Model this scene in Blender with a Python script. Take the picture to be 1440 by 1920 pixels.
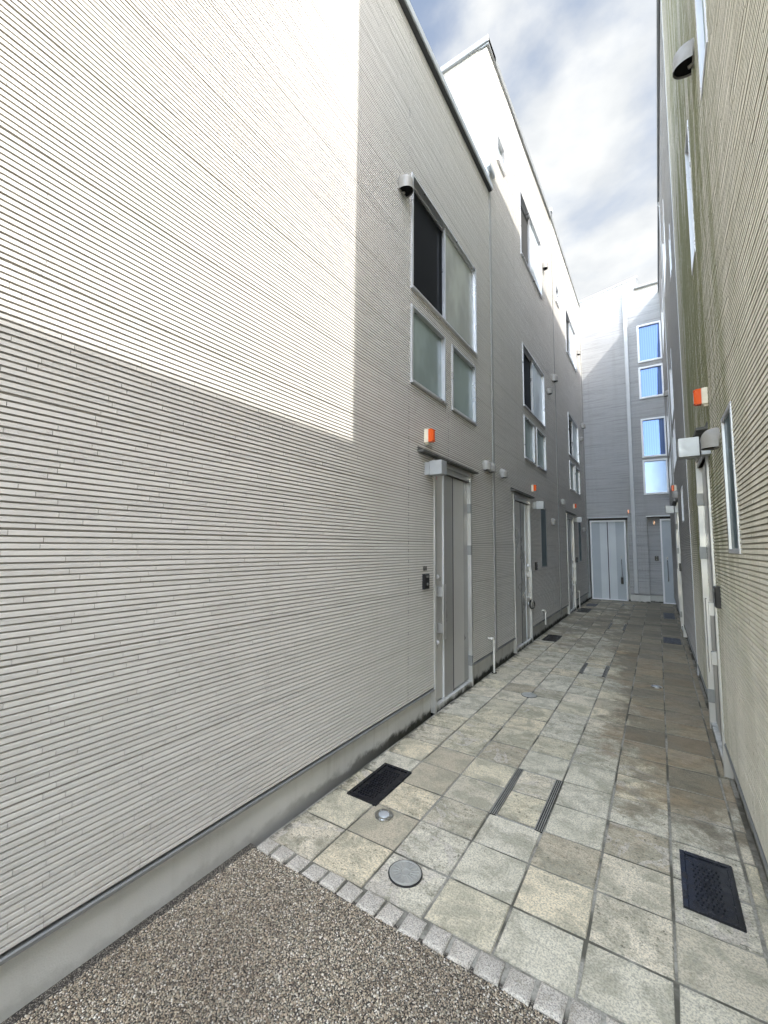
import bpy, math, random
import numpy as np
from mathutils import Matrix, Vector
random.seed(7); rng = np.random.default_rng(11)
R_ = math.radians
for o in list(bpy.data.objects): bpy.data.objects.remove(o)
sc = bpy.context.scene; COL = sc.collection

# ------------------------------------------------------------------ camera
F_PX, YAW, PITCH, ROLL = 771.79, -0.585969, 0.0845309, 0.008159
fwd = Vector((math.sin(YAW)*math.cos(PITCH), math.cos(YAW)*math.cos(PITCH), math.sin(PITCH)))
rt0 = Vector((math.cos(YAW), -math.sin(YAW), 0)); up0 = rt0.cross(fwd)
rt = math.cos(ROLL)*rt0 + math.sin(ROLL)*up0; upv = -math.sin(ROLL)*rt0 + math.cos(ROLL)*up0
cd = bpy.data.cameras.new('camera'); cam = bpy.data.objects.new('camera', cd); COL.objects.link(cam)
cd.sensor_fit = 'VERTICAL'; cd.sensor_height = 36; cd.lens = F_PX/1920*36
cd.clip_start = 0.02; cd.clip_end = 3000
m = Matrix.Identity(4)
for i in range(3):
    m[i][0] = rt[i]; m[i][1] = upv[i]; m[i][2] = -fwd[i]
m[0][3], m[1][3], m[2][3] = 0, 0, 1.55
cam.matrix_world = m; sc.camera = cam

# ------------------------------------------------------------------ world and sun
SUN_STRENGTH, SKY_STRENGTH, EXPOSURE = 2.35, 0.15, 1.55
SUN_FROM = Vector((1, -0.55, 1.085)).normalized()        # direction towards the sun
elev = math.asin(SUN_FROM.z); azim = math.atan2(SUN_FROM.x, SUN_FROM.y)
w = bpy.data.worlds.new("World"); sc.world = w; w.use_nodes = True
nt = w.node_tree; nt.nodes.clear()
def nd(t, **k):
    n = nt.nodes.new(t)
    for a, b in k.items(): setattr(n, a, b)
    return n
sky = nd('ShaderNodeTexSky'); sky.sky_type = 'NISHITA'; sky.sun_disc = False
sky.sun_elevation = elev; sky.sun_rotation = azim; sky.air_density = 1.0; sky.dust_density = 0.6; sky.ozone_density = 1.6
bg = nd('ShaderNodeBackground'); out = nd('ShaderNodeOutputWorld')
tc = nd('ShaderNodeTexCoord'); mp = nd('ShaderNodeMapping'); mp.inputs['Scale'].default_value = (1, 1, 1.9)
mp.inputs['Location'].default_value = (3.1, 1.3, 0.4)
n1 = nd('ShaderNodeTexNoise'); n1.inputs['Scale'].default_value = 2.2; n1.inputs['Detail'].default_value = 9; n1.inputs['Roughness'].default_value = 0.52; n1.inputs['Distortion'].default_value = .25
n2 = nd('ShaderNodeTexNoise'); n2.inputs['Scale'].default_value = 7.5; n2.inputs['Detail'].default_value = 8; n2.inputs['Roughness'].default_value = .5
mr = nd('ShaderNodeMapRange'); mr.inputs['From Min'].default_value = 0.47; mr.inputs['From Max'].default_value = 0.64; mr.interpolation_type = 'SMOOTHSTEP'; mr.inputs['To Min'].default_value = .22
# clouds lie thicker down the lane (+Y) and towards the horizon than behind the viewer
dp = nd('ShaderNodeVectorMath', operation='DOT_PRODUCT'); dp.inputs[1].default_value = (0.16, 0.25, -0.05)
ad = nd('ShaderNodeMath', operation='ADD'); 
mix = nd('ShaderNodeMixRGB'); cc = nd('ShaderNodeMixRGB')
cc.inputs[1].default_value = (5.3, 5.5, 5.7, 1); cc.inputs[2].default_value = (6.5, 6.6, 6.6, 1)
boost = nd('ShaderNodeMixRGB', blend_type='MULTIPLY'); boost.inputs[0].default_value = 1; boost.inputs[2].default_value = (2.1, 1.9, 1.68, 1)
L = nt.links.new
L(tc.outputs['Generated'], mp.inputs['Vector']); L(mp.outputs[0], n1.inputs['Vector']); L(mp.outputs[0], n2.inputs['Vector'])
L(tc.outputs['Generated'], dp.inputs[0]); L(n1.outputs['Fac'], ad.inputs[0]); L(dp.outputs['Value'], ad.inputs[1])
L(ad.outputs[0], mr.inputs['Value']); L(mr.outputs[0], mix.inputs[0])
mr2 = nd('ShaderNodeMapRange'); mr2.inputs['From Min'].default_value = .38; mr2.inputs['From Max'].default_value = .6
L(n2.outputs['Fac'], mr2.inputs['Value']); L(mr2.outputs[0], cc.inputs[0])
L(sky.outputs[0], boost.inputs[1]); L(boost.outputs[0], mix.inputs[1]); L(cc.outputs[0], mix.inputs[2])
# added bright warm sky zone, unseen behind the viewer, to fill the shaded lane
sd = nd('ShaderNodeVectorMath', operation='DOT_PRODUCT'); sd.inputs[1].default_value = Vector((.05, -.80, .55)).normalized()
L(tc.outputs['Generated'], sd.inputs[0])
mr3 = nd('ShaderNodeMapRange'); mr3.interpolation_type = 'SMOOTHSTEP'; mr3.inputs['From Min'].default_value = .25; mr3.inputs['From Max'].default_value = .70
L(sd.outputs['Value'], mr3.inputs['Value'])
dim = nd('ShaderNodeMixRGB'); dim.inputs[1].default_value = (.362, .362, .362, 1); dim.inputs[2].default_value = (2.42, 2.27, 2.06, 1); L(mr3.outputs[0], dim.inputs[0])
fin = nd('ShaderNodeMixRGB', blend_type='MULTIPLY'); fin.inputs[0].default_value = 1; L(mix.outputs[0], fin.inputs[1]); L(dim.outputs[0], fin.inputs[2])
L(fin.outputs[0], bg.inputs['Color']); bg.inputs['Strength'].default_value = SKY_STRENGTH; L(bg.outputs[0], out.inputs[0])
ld = bpy.data.lights.new('sun', 'SUN'); ld.energy = SUN_STRENGTH; ld.angle = R_(0.5); ld.color = (1, .965, .9)
lo = bpy.data.objects.new('sun', ld); COL.objects.link(lo)
lo.rotation_euler = (-SUN_FROM).to_track_quat('-Z', 'Y').to_euler()
sc.view_settings.view_transform = 'Standard'; sc.view_settings.look = 'None'
sc.view_settings.exposure = EXPOSURE; sc.view_settings.gamma = 1; sc.view_settings.use_curve_mapping = False
sc.cycles.max_bounces = 8; sc.cycles.diffuse_bounces = 5

# ------------------------------------------------------------------ materials
class NB:
    def __init__(s, name):
        s.m = bpy.data.materials.new(name); s.m.use_nodes = True; s.t = s.m.node_tree; s.n = s.t.nodes
        s.b = s.n['Principled BSDF']
    def add(s, t, ins=None, **k):
        n = s.n.new(t)
        for a, b in k.items(): setattr(n, a, b)
        for a, b in (ins or {}).items():
            if hasattr(b, 'is_output') and b.is_output: s.t.links.new(b, n.inputs[a])
            else: n.inputs[a].default_value = b
        return n
    def to(s, a, o):
        if hasattr(o, 'is_output'): s.t.links.new(o, s.b.inputs[a])
        else: s.b.inputs[a].default_value = o
    def pos(s, scale=(1, 1, 1)):
        g = s.add('ShaderNodeNewGeometry'); mpn = s.add('ShaderNodeMapping', {'Vector': g.outputs['Position'], 'Scale': scale}); return mpn.outputs[0]
    def noise(s, vec, scale, detail=4, rough=.55, dist=0):
        return s.add('ShaderNodeTexNoise', {'Vector': vec, 'Scale': scale, 'Detail': detail, 'Roughness': rough, 'Distortion': dist}).outputs['Fac']
    def rng(s, v, a, b, c=0, d=1, smooth=True):
        return s.add('ShaderNodeMapRange', {'Value': v, 'From Min': a, 'From Max': b, 'To Min': c, 'To Max': d}, interpolation_type='SMOOTHSTEP' if smooth else 'LINEAR').outputs[0]
    def mix(s, f, a, b, mode='MIX'):
        return s.add('ShaderNodeMixRGB', {'Fac': f, 'Color1': a, 'Color2': b}, blend_type=mode).outputs[0]
    def math(s, op, a, b=0.0):
        return s.add('ShaderNodeMath', {0: a, 1: b}, operation=op).outputs[0]
    def attr(s, name): return s.add('ShaderNodeAttribute', attribute_name=name)
    def bump(s, h, dist, strength=1.0):
        bn = s.add('ShaderNodeBump', {'Height': h, 'Distance': dist, 'Strength': strength}); s.t.links.new(bn.outputs[0], s.b.inputs['Normal'])
def c4(c): return (c[0], c[1], c[2], 1)

def siding_mat(name, base, streak=0.12, rough_amt=1.0, moss=None, dirt=0.25, band=0.0):
    s = NB(name); p = s.pos(); a = s.attr('rnd').outputs['Fac']
    # tone of each strip, faint vertical rain streaks, broad weathering
    col = s.mix(s.rng(a, 0, 1, 0, .5, False), c4(base), c4([v*.86 for v in base]))
    st = s.noise(s.pos((5.5, 5.5, .22)), 1.6, 5, .6)
    col = s.mix(s.rng(st, .45, .8, 0, streak), col, c4((base[0]*.55, base[1]*.53, base[2]*.47)))
    br = s.noise(p, .55, 3)
    col = s.mix(s.rng(br, .45, .75, 0, dirt), col, c4((base[0]*.72, base[1]*.7, base[2]*.64)))
    fine = s.noise(p, 210, 3, .6)
    col = s.mix(s.rng(fine, .3, .7, .0, .12), col, c4([v*.7 for v in base]))
    if band:     # courses that weathered darker or paler than their neighbours
        bn_ = s.noise(s.pos((.35, .35, 9)), 2.6, 4, .7)
        col = s.mix(s.rng(bn_, .48, .68, 0, band), col, c4([v*.55 for v in base]))
        col = s.mix(s.rng(bn_, .30, .42, band*.8, 0), col, c4([min(1, v*1.25) for v in base]))
    # groove shadow put into the colour: undersides, strip ends and backing darkened
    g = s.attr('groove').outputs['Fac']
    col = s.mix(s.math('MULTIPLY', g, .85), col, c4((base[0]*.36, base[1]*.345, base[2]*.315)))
    if moss:
        sep = s.add('ShaderNodeSeparateXYZ', {0: p})
        y, z = sep.outputs[1], sep.outputs[2]
        base_y = s.rng(y, 1.9, 4.7, .10, .85)
        lowz = s.rng(z, .8, 2.4, .35, 1.0)
        far = s.rng(y, 5.0, 6.1, 1, .15)
        msk = s.noise(s.pos((3.2, 3.2, .45)), 1.7, 8, .68, .3)
        sp = s.noise(p, 34, 4, .7)
        mk = s.math('MULTIPLY', s.math('MULTIPLY', base_y, lowz), s.math('MULTIPLY', far, s.rng(z, 4.2, 6.5, 1, .45)))
        f = s.math('MULTIPLY', s.rng(s.math('ADD', s.math('MULTIPLY', msk, .75), s.math('MULTIPLY', sp, .25)), .36, .62, 0, 2.0), mk)
        f = s.math('MINIMUM', f, .8)
        col = s.mix(f, col, c4((.19, .205, .065)))
        f2 = s.rng(s.noise(s.pos((9, 9, .3)), 1.5, 6, .65), .5, .72, 0, .2)
        col = s.mix(f2, col, c4((.22, .20, .12)))
        col = s.mix(s.math('MULTIPLY', s.rng(s.noise(p, 60, 3, .6), .60, .68), .35), col, c4((.80, .77, .62)))
    s.to('Base Color', col); s.to('Roughness', .72)
    s.b.inputs['Specular IOR Level'].default_value = .3
    # half of the strips are rough cut, half are smooth
    rsel = s.rng(a, .42, .5, .12, 1)
    h = s.math('MULTIPLY', s.noise(s.pos((1, 1, 1.3)), 95 if moss else 85, 5, .62, .6), rsel)
    s.bump(h, .0045*rough_amt, .8)
    return s.m
M = {}
M['side_left'] = siding_mat('cream_siding', (.75, .725, .685), .10)
M['side_tall'] = siding_mat('cream_weathered_siding', (.75, .73, .695), .18, dirt=.2, band=.22)
M['side_moss'] = siding_mat('mossy_siding', (.84, .805, .70), .2, 1.3, moss=True)
M['side_grey'] = siding_mat('grey_siding_right', (.54, .53, .515), .3, band=.3)
M['side_back'] = siding_mat('blue_grey_siding', (.54, .545, .555), .25, dirt=.25, band=.7)
def plain(name, col, rough=.5, metal=0, bump=None, var=.0, spec=.5, vs=6):
    s = NB(name); base = c4(col)
    if var:
        n = s.noise(s.pos(), vs, 5, .6); base = s.mix(s.rng(n, .35, .7, 0, var), c4(col), c4([v*.45 for v in col]))
        s.to('Roughness', s.rng(n, .3, .7, max(.05, rough-.1), min(1, rough+.12)))
    else: s.to('Roughness', rough)
    s.to('Base Color', base); s.to('Metallic', metal); s.b.inputs['Specular IOR Level'].default_value = spec
    if bump: s.bump(s.noise(s.pos(), bump[0], 4), bump[1])
    return s.m
def concrete():
    s = NB('foundation_concrete'); p = s.pos(); sep = s.add('ShaderNodeSeparateXYZ', {0: p}); z = sep.outputs[2]
    n = s.noise(p, 3.0, 6, .6); n2 = s.noise(p, 9, 6, .65)
    col = s.mix(s.rng(n, .35, .7, 0, .5), c4((.60, .60, .575)), c4((.52, .52, .49)))
    # mould creeping up from the ground
    edge = s.math('ADD', z, s.math('MULTIPLY', s.math('SUBTRACT', n2, .5), -.16))
    y = sep.outputs[1]
    amt = s.rng(y, 1.4, 3.2, .25, 1)
    col = s.mix(s.math('MULTIPLY', s.rng(edge, .0, .06, 1, 0), amt), col, c4((.055, .055, .04)))
    col = s.mix(s.math('MULTIPLY', amt, s.rng(s.noise(s.pos((8, 8, .6)), 2, 5), .5, .75, 0, .4)), col, c4((.26, .25, .21)))
    s.to('Base Color', col); s.to('Roughness', .85); s.bump(s.noise(p, 160, 4), .0012)
    return s.m
M['conc'] = concrete()
M['alu'] = plain('silver_aluminium', (.62, .62, .61), .38, .75, var=.12, vs=3)
M['frame'] = plain('window_aluminium', (.66, .665, .68), .35, .7, var=.1)
M['white_frame'] = plain('white_window_frame', (.80, .81, .83), .4)
M['door_a'] = plain('door_panel_grey', (.56, .55, .525), .36, .1, var=.05, vs=1.5)
M['door_b'] = plain('door_panel_dark_grey', (.35, .348, .335), .34, .1, var=.05, vs=1.5)
M['door_c'] = plain('door_panel_light', (.70, .71, .72), .36, .1, var=.04, vs=1.5)
M['back_door_a'] = plain('steel_door_blue_grey', (.42, .46, .50), .5, .1, var=.1, vs=1.5)
M['back_door_b'] = plain('steel_door_pale_stripe', (.60, .64, .67), .5, .1, var=.1, vs=1.5)
M['slot'] = plain('dark_slot', (.03, .03, .045), .4)
M['flash'] = plain('grey_flashing', (.30, .31, .31), .45, .4, var=.25, vs=4)
M['flash_light'] = plain('pale_flashing', (.55, .58, .61), .4, .3, var=.15)
M['canopy'] = plain('door_canopy_metal', (.11, .11, .10), .6, .1, var=.5, vs=12)
M['pipe'] = plain('grey_downpipe', (.52, .53, .54), .45, 0, var=.12)
M['pipe_dark'] = plain('taupe_joint_cover', (.22, .215, .20), .55, 0, var=.12)
M['cover'] = plain('grey_joint_cover', (.33, .325, .31), .55, 0, var=.15)
M['pvc'] = plain('white_pvc', (.72, .70, .64), .4, var=.25, vs=9)
M['hood'] = plain('champagne_painted_hood', (.27, .258, .235), .4, .0, var=.25, vs=14)
M['black'] = plain('black_plastic', (.012, .012, .014), .35)
M['dark'] = plain('dark_interior', (.008, .008, .008), .9, spec=.1)
M['cream'] = plain('cream_plastic', (.75, .68, .54), .45, var=.15, vs=20)
M['red'] = plain('red_sticker', (.55, .02, .03), .5)
M['lidgrey'] = plain('grey_iron_lid', (.46, .46, .43), .5, .3, var=.3, vs=18)
M['lidblack'] = plain('black_resin_lid', (.010, .011, .016), .2, 0, var=.2, vs=30)
M['lidworn'] = plain('dull_resin_lid', (.06, .065, .08), .5, 0, var=.4, vs=30)
M['steel'] = plain('stainless_steel', (.62, .62, .60), .28, 1, var=.3, vs=25)
M['grate'] = plain('worn_steel_bar', (.34, .335, .31), .5, .3, var=.35, vs=20)
M['lightbox'] = plain('light_fitting_metal', (.40, .41, .415), .4, .35, var=.12, vs=9)
M['soffit'] = plain('soffit_painted_shade', (.05, .052, .055), .6)  # shadow under the roof flashing put into a near-black colour
M['roof'] = plain('roof_metal', (.25, .26, .27), .5, .3)
M['flange_white'] = plain('grout_pale', (.5, .48, .44), .8)
def lens():
    s = NB('orange_lens'); s.to('Base Color', (.95, .13, .015, 1)); s.to('Roughness', .12)
    s.b.inputs['Coat Weight'].default_value = .5; s.b.inputs['Transmission Weight'].default_value = .25; return s.m
M['lens'] = lens()
def glass(name, tint, refl=.25, rough=.03, pattern=None, gtint=(.92, .95, 1)):
    s = NB(name); base = c4(tint)
    if pattern == 'curtain':
        wv = s.add('ShaderNodeTexWave', {'Vector': s.pos((1, 1, .05)), 'Scale': 5.5, 'Distortion': 2.0, 'Detail': 3}, wave_type='BANDS', bands_direction='X').outputs['Fac']
        base = s.mix(s.rng(wv, .2, .9, 0, .55), c4(tint), c4([v*.55 for v in tint]))
    elif pattern == 'frost':
        n = s.noise(s.pos((1, 1, .6)), 2.2, 3); base = s.mix(s.rng(n, .35, .65), c4(tint), c4([v*.72 for v in tint]))
    s.to('Base Color', base); s.to('Roughness', .75); s.b.inputs['Specular IOR Level'].default_value = .12
    gl = s.add('ShaderNodeBsdfGlossy', {'Roughness': rough, 'Color': c4(gtint)})
    ms = s.add('ShaderNodeMixShader', {'Fac': refl}); o = s.n['Material Output']
    s.t.links.new(s.b.outputs[0], ms.inputs[1]); s.t.links.new(gl.outputs[0], ms.inputs[2]); s.t.links.new(ms.outputs[0], o.inputs[0])
    if pattern == 'frost':
        bn = s.add('ShaderNodeBump', {'Height': s.noise(s.pos(), 120, 2), 'Distance': .001, 'Strength': .6}); s.t.links.new(bn.outputs[0], gl.inputs['Normal'])
    return s.m
M['glass_dark'] = glass('dark_glass_with_screen', (.006, .007, .008), .012, .12)
M['glass_frost'] = glass('frosted_green_glass', (.28, .34, .315), .10, .22, 'frost')
M['glass_pale'] = glass('patterned_pale_glass', (.42, .43, .37), .10, .2, 'frost')
M['glass_white'] = glass('white_lined_glass', (.62, .68, .70), .15, .1, 'frost')
M['glass_teal'] = glass('dark_teal_glass', (.07, .10, .105), .10, .06)
M['strip_frame'] = plain('grey_strip_frame', (.27, .275, .28), .5, .3)
M['glass_blue'] = glass('reflective_glass_over_curtain', (.13, .19, .36), .24, .015, 'curtain', (.26, .38, .72))  # blue of the sky reflection put into base and gloss colours
M['glass_sky'] = glass('reflective_frosted_glass', (.22, .28, .38), .26, .12, 'frost', (.42, .54, .80))  # sky reflection likewise painted as a blue tint
M['screen_grey'] = glass('grey_insect_screen', (.05, .05, .048), .02, .3)

def paver_mat():
    s = NB('sandstone_pavers'); p = s.pos(); a = s.attr('rnd').outputs['Fac']; b = s.attr('rnd2').outputs['Fac']; sd = s.attr('side').outputs['Fac']
    sep = s.add('ShaderNodeSeparateXYZ', {0: p}); x, y = sep.outputs[0], sep.outputs[1]
    cr = s.add('ShaderNodeValToRGB', {'Fac': a}); e = cr.color_ramp; e.interpolation = 'CONSTANT'
    cols = [(.0, (.345, .35, .325)), (.16, (.385, .375, .32)), (.30, (.31, .305, .275)), (.42, (.365, .37, .35)), (.56, (.405, .385, .325)), (.68, (.27, .255, .22)), (.78, (.345, .34, .295)), (.88, (.39, .38, .345)), (.97, (.35, .28, .19))]
    e.elements[0].color = c4(cols[0][1]); e.elements[1].position = cols[1][0]; e.elements[1].color = c4(cols[1][1])
    for q, c in cols[2:]:
        k = e.elements.new(q); k.color = c4(c)
    col = s.mix(1.0, cr.outputs[0], (1.84, 1.70, 1.50, 1), 'MULTIPLY')
    off = s.add('ShaderNodeVectorMath', {0: p, 1: s.add('ShaderNodeCombineXYZ', {0: s.math('MULTIPLY', a, 37.), 1: s.math('MULTIPLY', b, 53.), 2: 0.0}).outputs[0]}, operation='ADD').outputs[0]
    big = s.noise(off, 6, 8, .7, .6)
    col = s.mix(s.rng(big, .42, .62, 0, .72), col, c4((.30, .285, .215)))
    pale = s.noise(off, 5.2, 5, .6, 1.2)
    pm = s.math('MULTIPLY', s.rng(pale, .56, .60), s.rng(b, .78, .82))
    col = s.mix(s.math('MULTIPLY', pm, .75), col, c4((.60, .55, .49)))
    fine = s.noise(p, 120, 4, .7)
    col = s.mix(s.rng(fine, .42, .62, 0, .62), col, c4((.205, .205, .18)))
    pits = s.noise(p, 38, 7, .8)
    col = s.mix(s.math('MULTIPLY', s.rng(pits, .55, .63), s.rng(b, .2, .6, .3, .9)), col, c4((.12, .115, .085)))
    # damp, algae and rust stained patches: along the right side and towards the end of the lane
    dx = s.rng(x, -.75, .0, 0, 1); dy = s.rng(y, 2.2, 4.2, .12, 1); dn = s.math('ADD', s.math('MULTIPLY', s.noise(p, 2.3, 9, .72, .6), .62), s.math('MULTIPLY', s.noise(off, 4.2, 9, .74, .5), .38)); far = s.rng(y, 3.6, 10.0, 0, .85)
    k = s.math('ADD', s.math('MULTIPLY', s.math('MULTIPLY', dx, dy), .30), s.math('MULTIPLY', far, .22))
    f = s.rng(s.math('ADD', dn, k), .585, .72, 0, .74)
    rust = s.rng(s.noise(p, 3.3, 5), .40, .62)
    nearfar = s.rng(y, 6.5, 9, 1, 0)
    stain = s.mix(s.math('MULTIPLY', rust, nearfar), c4((.135, .115, .08)), c4((.17, .125, .075)))
    stain = s.mix(b, s.mix(1.0, stain, (.62, .62, .62, 1), 'MULTIPLY'), s.mix(1.0, stain, (1.5, 1.5, 1.5, 1), 'MULTIPLY'))
    col = s.mix(f, col, stain)
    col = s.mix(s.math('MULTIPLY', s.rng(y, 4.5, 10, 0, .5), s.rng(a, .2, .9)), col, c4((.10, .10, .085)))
    mott = s.noise(s.pos((1, 2.2, 1)), 9, 9, .78, .4)
    col = s.mix(s.math('MULTIPLY', s.rng(mott, .42, .66), s.rng(b, .15, .75, .08, .55)), s.mix(1.0, col, (1.18, 1.17, 1.14, 1), 'MULTIPLY'), s.mix(1.0, col, (.52, .50, .44, 1), 'MULTIPLY'))
    # dark grime along the joints and mould against the walls
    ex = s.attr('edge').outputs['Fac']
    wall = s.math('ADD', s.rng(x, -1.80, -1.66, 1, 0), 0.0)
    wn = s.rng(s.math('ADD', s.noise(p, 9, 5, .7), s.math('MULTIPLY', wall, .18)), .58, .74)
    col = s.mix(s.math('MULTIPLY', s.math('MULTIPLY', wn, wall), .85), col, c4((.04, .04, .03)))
    col = s.mix(s.math('MULTIPLY', sd, .5), col, c4((.09, .088, .07)))
    s.to('Base Color', col); s.to('Roughness', s.rng(f, 0, 1, .82, .55)); s.b.inputs['Specular IOR Level'].default_value = .35
    hh = s.math('ADD', s.math('MULTIPLY', s.noise(p, 26, 6, .65), 1.0), s.math('MULTIPLY', fine, .35))
    s.bump(hh, .006, .7)
    return s.m
M['paver'] = paver_mat()
def joint_mat():
    s = NB('joint_mortar'); p = s.pos(); n = s.noise(p, 2.3, 5, .6); n2 = s.noise(p, 90, 3)
    col = s.mix(s.rng(n, .42, .56), c4((.10, .095, .075)), c4((.36, .345, .30)))
    col = s.mix(s.rng(n2, .4, .7, 0, .5), col, c4((.12, .11, .085)))
    s.to('Base Color', col); s.to('Roughness', .95); s.bump(n2, .003)
    return s.m
M['joint'] = joint_mat()
def sett_mat():
    s = NB('granite_sett'); p = s.pos(); a = s.attr('rnd').outputs['Fac']
    col = s.mix(a, c4((.70, .645, .56)), c4((.56, .52, .455)))
    col = s.mix(s.rng(s.noise(p, 190, 4, .75), .47, .56, 0, .75), col, c4((.20, .185, .165)))
    col = s.mix(s.rng(s.noise(p, 200, 2, .6), .58, .66, 0, .6), col, c4((.66, .63, .58)))
    col = s.mix(s.rng(s.noise(p, 12, 5, .7), .5, .7, 0, .5), col, c4((.25, .22, .16)))
    s.to('Base Color', col); s.to('Roughness', .85); s.bump(s.noise(p, 70, 5, .7), .006)
    return s.m
M['sett'] = sett_mat()
def pebble_mat():
    s = NB('exposed_pebbles'); a = s.attr('rnd').outputs['Fac']
    cr = s.add('ShaderNodeValToRGB', {'Fac': a}); e = cr.color_ramp
    cols = [(0, (.08, .062, .045)), (.16, (.24, .185, .13)), (.38, (.47, .38, .27)), (.6, (.64, .54, .40)), (.74, (.28, .265, .20)), (.88, (.74, .66, .53)), (1, (.93, .89, .80))]
    e.elements[0].color = c4(cols[0][1]); e.elements[1].color = c4(cols[-1][1])
    for q, c in cols[1:-1]:
        k = e.elements.new(q); k.color = c4(c)
    n = s.noise(s.pos(), 1.7, 4, .6)
    col = s.mix(s.rng(n, .4, .7, 0, .35), cr.outputs[0], c4((.17, .13, .09)))
    s.to('Base Color', col); s.to('Roughness', .5); return s.m
M['pebble'] = pebble_mat()
def pebble_bed():
    s = NB('pebble_bed'); p = s.pos()
    v = s.add('ShaderNodeTexVoronoi', {'Vector': p, 'Scale': 190.})
    sepc = s.add('ShaderNodeSeparateColor', {0: v.outputs['Color']})
    cr = s.add('ShaderNodeValToRGB', {'Fac': sepc.outputs[0]}); cr.color_ramp.elements[0].color = (.08, .07, .055, 1); cr.color_ramp.elements[1].color = (.42, .38, .32, 1)
    s.to('Base Color', s.mix(s.rng(v.outputs['Distance'], .2, .7), cr.outputs[0], c4((.04, .035, .03)))); s.to('Roughness', .8)
    s.bump(s.rng(v.outputs['Distance'], 0, .8, 1, 0), .003); return s.m
M['bed'] = pebble_bed()
M['asphalt'] = plain('asphalt', (.07, .07, .07), .9, bump=(300, .002), var=.3)

# ------------------------------------------------------------------ mesh helpers
class MB:
    """collects boxes, bars and tubes into ONE mesh; coordinates are world metres"""
    def __init__(s): s.v = []; s.f = []; s.mi = []; s.att = {}
    def face(s, pts, mi=0):
        k = len(s.v); s.v += [tuple(p) for p in pts]; s.f.append(tuple(range(k, k+len(pts)))); s.mi.append(mi)
    def box(s, F, a0, a1, d0, d1, z0, z1, mi=0, bev=0.0):
        k = len(s.v)
        if bev:
            # chamfered box: bevel on the outer (d1) edges
            b = min(bev, (a1-a0)*.45, (z1-z0)*.45, (d1-d0)*.8)
            P = [(a0, d0, z0), (a1, d0, z0), (a1, d0, z1), (a0, d0, z1), (a0, d1-b, z0), (a1, d1-b, z0), (a1, d1-b, z1), (a0, d1-b, z1),
                 (a0+b, d1, z0+b), (a1-b, d1, z0+b), (a1-b, d1, z1-b), (a0+b, d1, z1-b)]
            Q = [(0, 3, 2, 1), (8, 9, 10, 11)] + [(i, (i+1) % 4, 4+(i+1) % 4, 4+i) for i in range(4)] + [(4+i, 4+(i+1) % 4, 8+(i+1) % 4, 8+i) for i in range(4)]
        else:
            P = [(a0, d0, z0), (a1, d0, z0), (a1, d0, z1), (a0, d0, z1), (a0, d1, z0), (a1, d1, z0), (a1, d1, z1), (a0, d1, z1)]
            Q = [(0, 3, 2, 1), (4, 5, 6, 7), (0, 1, 5, 4), (1, 2, 6, 5), (2, 3, 7, 6), (3, 0, 4, 7)]
        s.v += [tuple(F(*p)) for p in P]
        for q in Q: s.f.append(tuple(k+i for i in q)); s.mi.append(mi)
        return s
    def tube(s, pts, r, n=12, caps=True, mi=0):
        """swept tube through world points; r a number or a list"""
        k0 = len(s.v); pts = [Vector(p) for p in pts]; m = len(pts)
        for i, p in enumerate(pts):
            t = (pts[min(i+1, m-1)]-pts[max(i-1, 0)]).normalized()
            a = t.orthogonal().normalized() if i == 0 else (pa - t*pa.dot(t)).normalized()
            pa = a; b = t.cross(a); rr = r[i] if isinstance(r, (list, tuple)) else r
            for j in range(n):
                th = 2*math.pi*j/n; s.v.append(tuple(p+a*rr*math.cos(th)+b*rr*math.sin(th)))
        for i in range(m-1):
            for j in range(n):
                s.f.append((k0+i*n+j, k0+i*n+(j+1) % n, k0+(i+1)*n+(j+1) % n, k0+(i+1)*n+j)); s.mi.append(mi)
        if caps:
            s.f.append(tuple(k0+j for j in range(n))[::-1]); s.mi.append(mi); s.f.append(tuple(k0+(m-1)*n+j for j in range(n))); s.mi.append(mi)
        return s
    def disc(s, c, r, z0, z1, n=32, mi=0):
        return s.tube([(c[0], c[1], z0), (c[0], c[1], z1)], r, n, True, mi)
    def build(s, name, mats, parent=None, org=None, smooth=False):
        if not isinstance(mats, (list, tuple)): mats = [mats]
        o_ = Vector(org) if org is not None else (root_org(parent) if parent else Vector((0, 0, 0)))
        me = bpy.data.meshes.new(name); V = np.array(s.v) - np.array(o_)
        me.from_pydata(V.tolist(), [], s.f)
        for mm in mats: me.materials.append(mm)
        if len(mats) > 1: me.polygons.foreach_set('material_index', s.mi)
        for k, arr in s.att.items():
            at = me.attributes.new(k, 'FLOAT', 'FACE'); at.data.foreach_set('value', arr)
        me.update()
        import bmesh as _b
        bm = _b.new(); bm.from_mesh(me)
        if not s.att: _b.ops.recalc_face_normals(bm, faces=bm.faces)
        bm.to_mesh(me); bm.free()
        if smooth:
            for p in me.polygons: p.use_smooth = True
        ob = bpy.data.objects.new(name, me); COL.objects.link(ob)
        if parent: ob.parent = parent; ob['_o'] = 1
        else: ob.location = o_
        return ob
def root_org(p):
    while p.parent: p = p.parent
    return Vector(p.location)
def empty(name, loc, label, cat, group=None, rz=0):
    o = bpy.data.objects.new(name, None); COL.objects.link(o); o.location = loc; o.rotation_euler = (0, 0, rz); o.empty_display_size = .1
    o['label'] = label; o['category'] = cat
    if group: o['group'] = group
    return o
def tag(o, label, cat, group=None):
    o['label'] = label; o['category'] = cat
    if group: o['group'] = group
    return o
def struct(o, kind='structure'): o['kind'] = kind; return o
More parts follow.
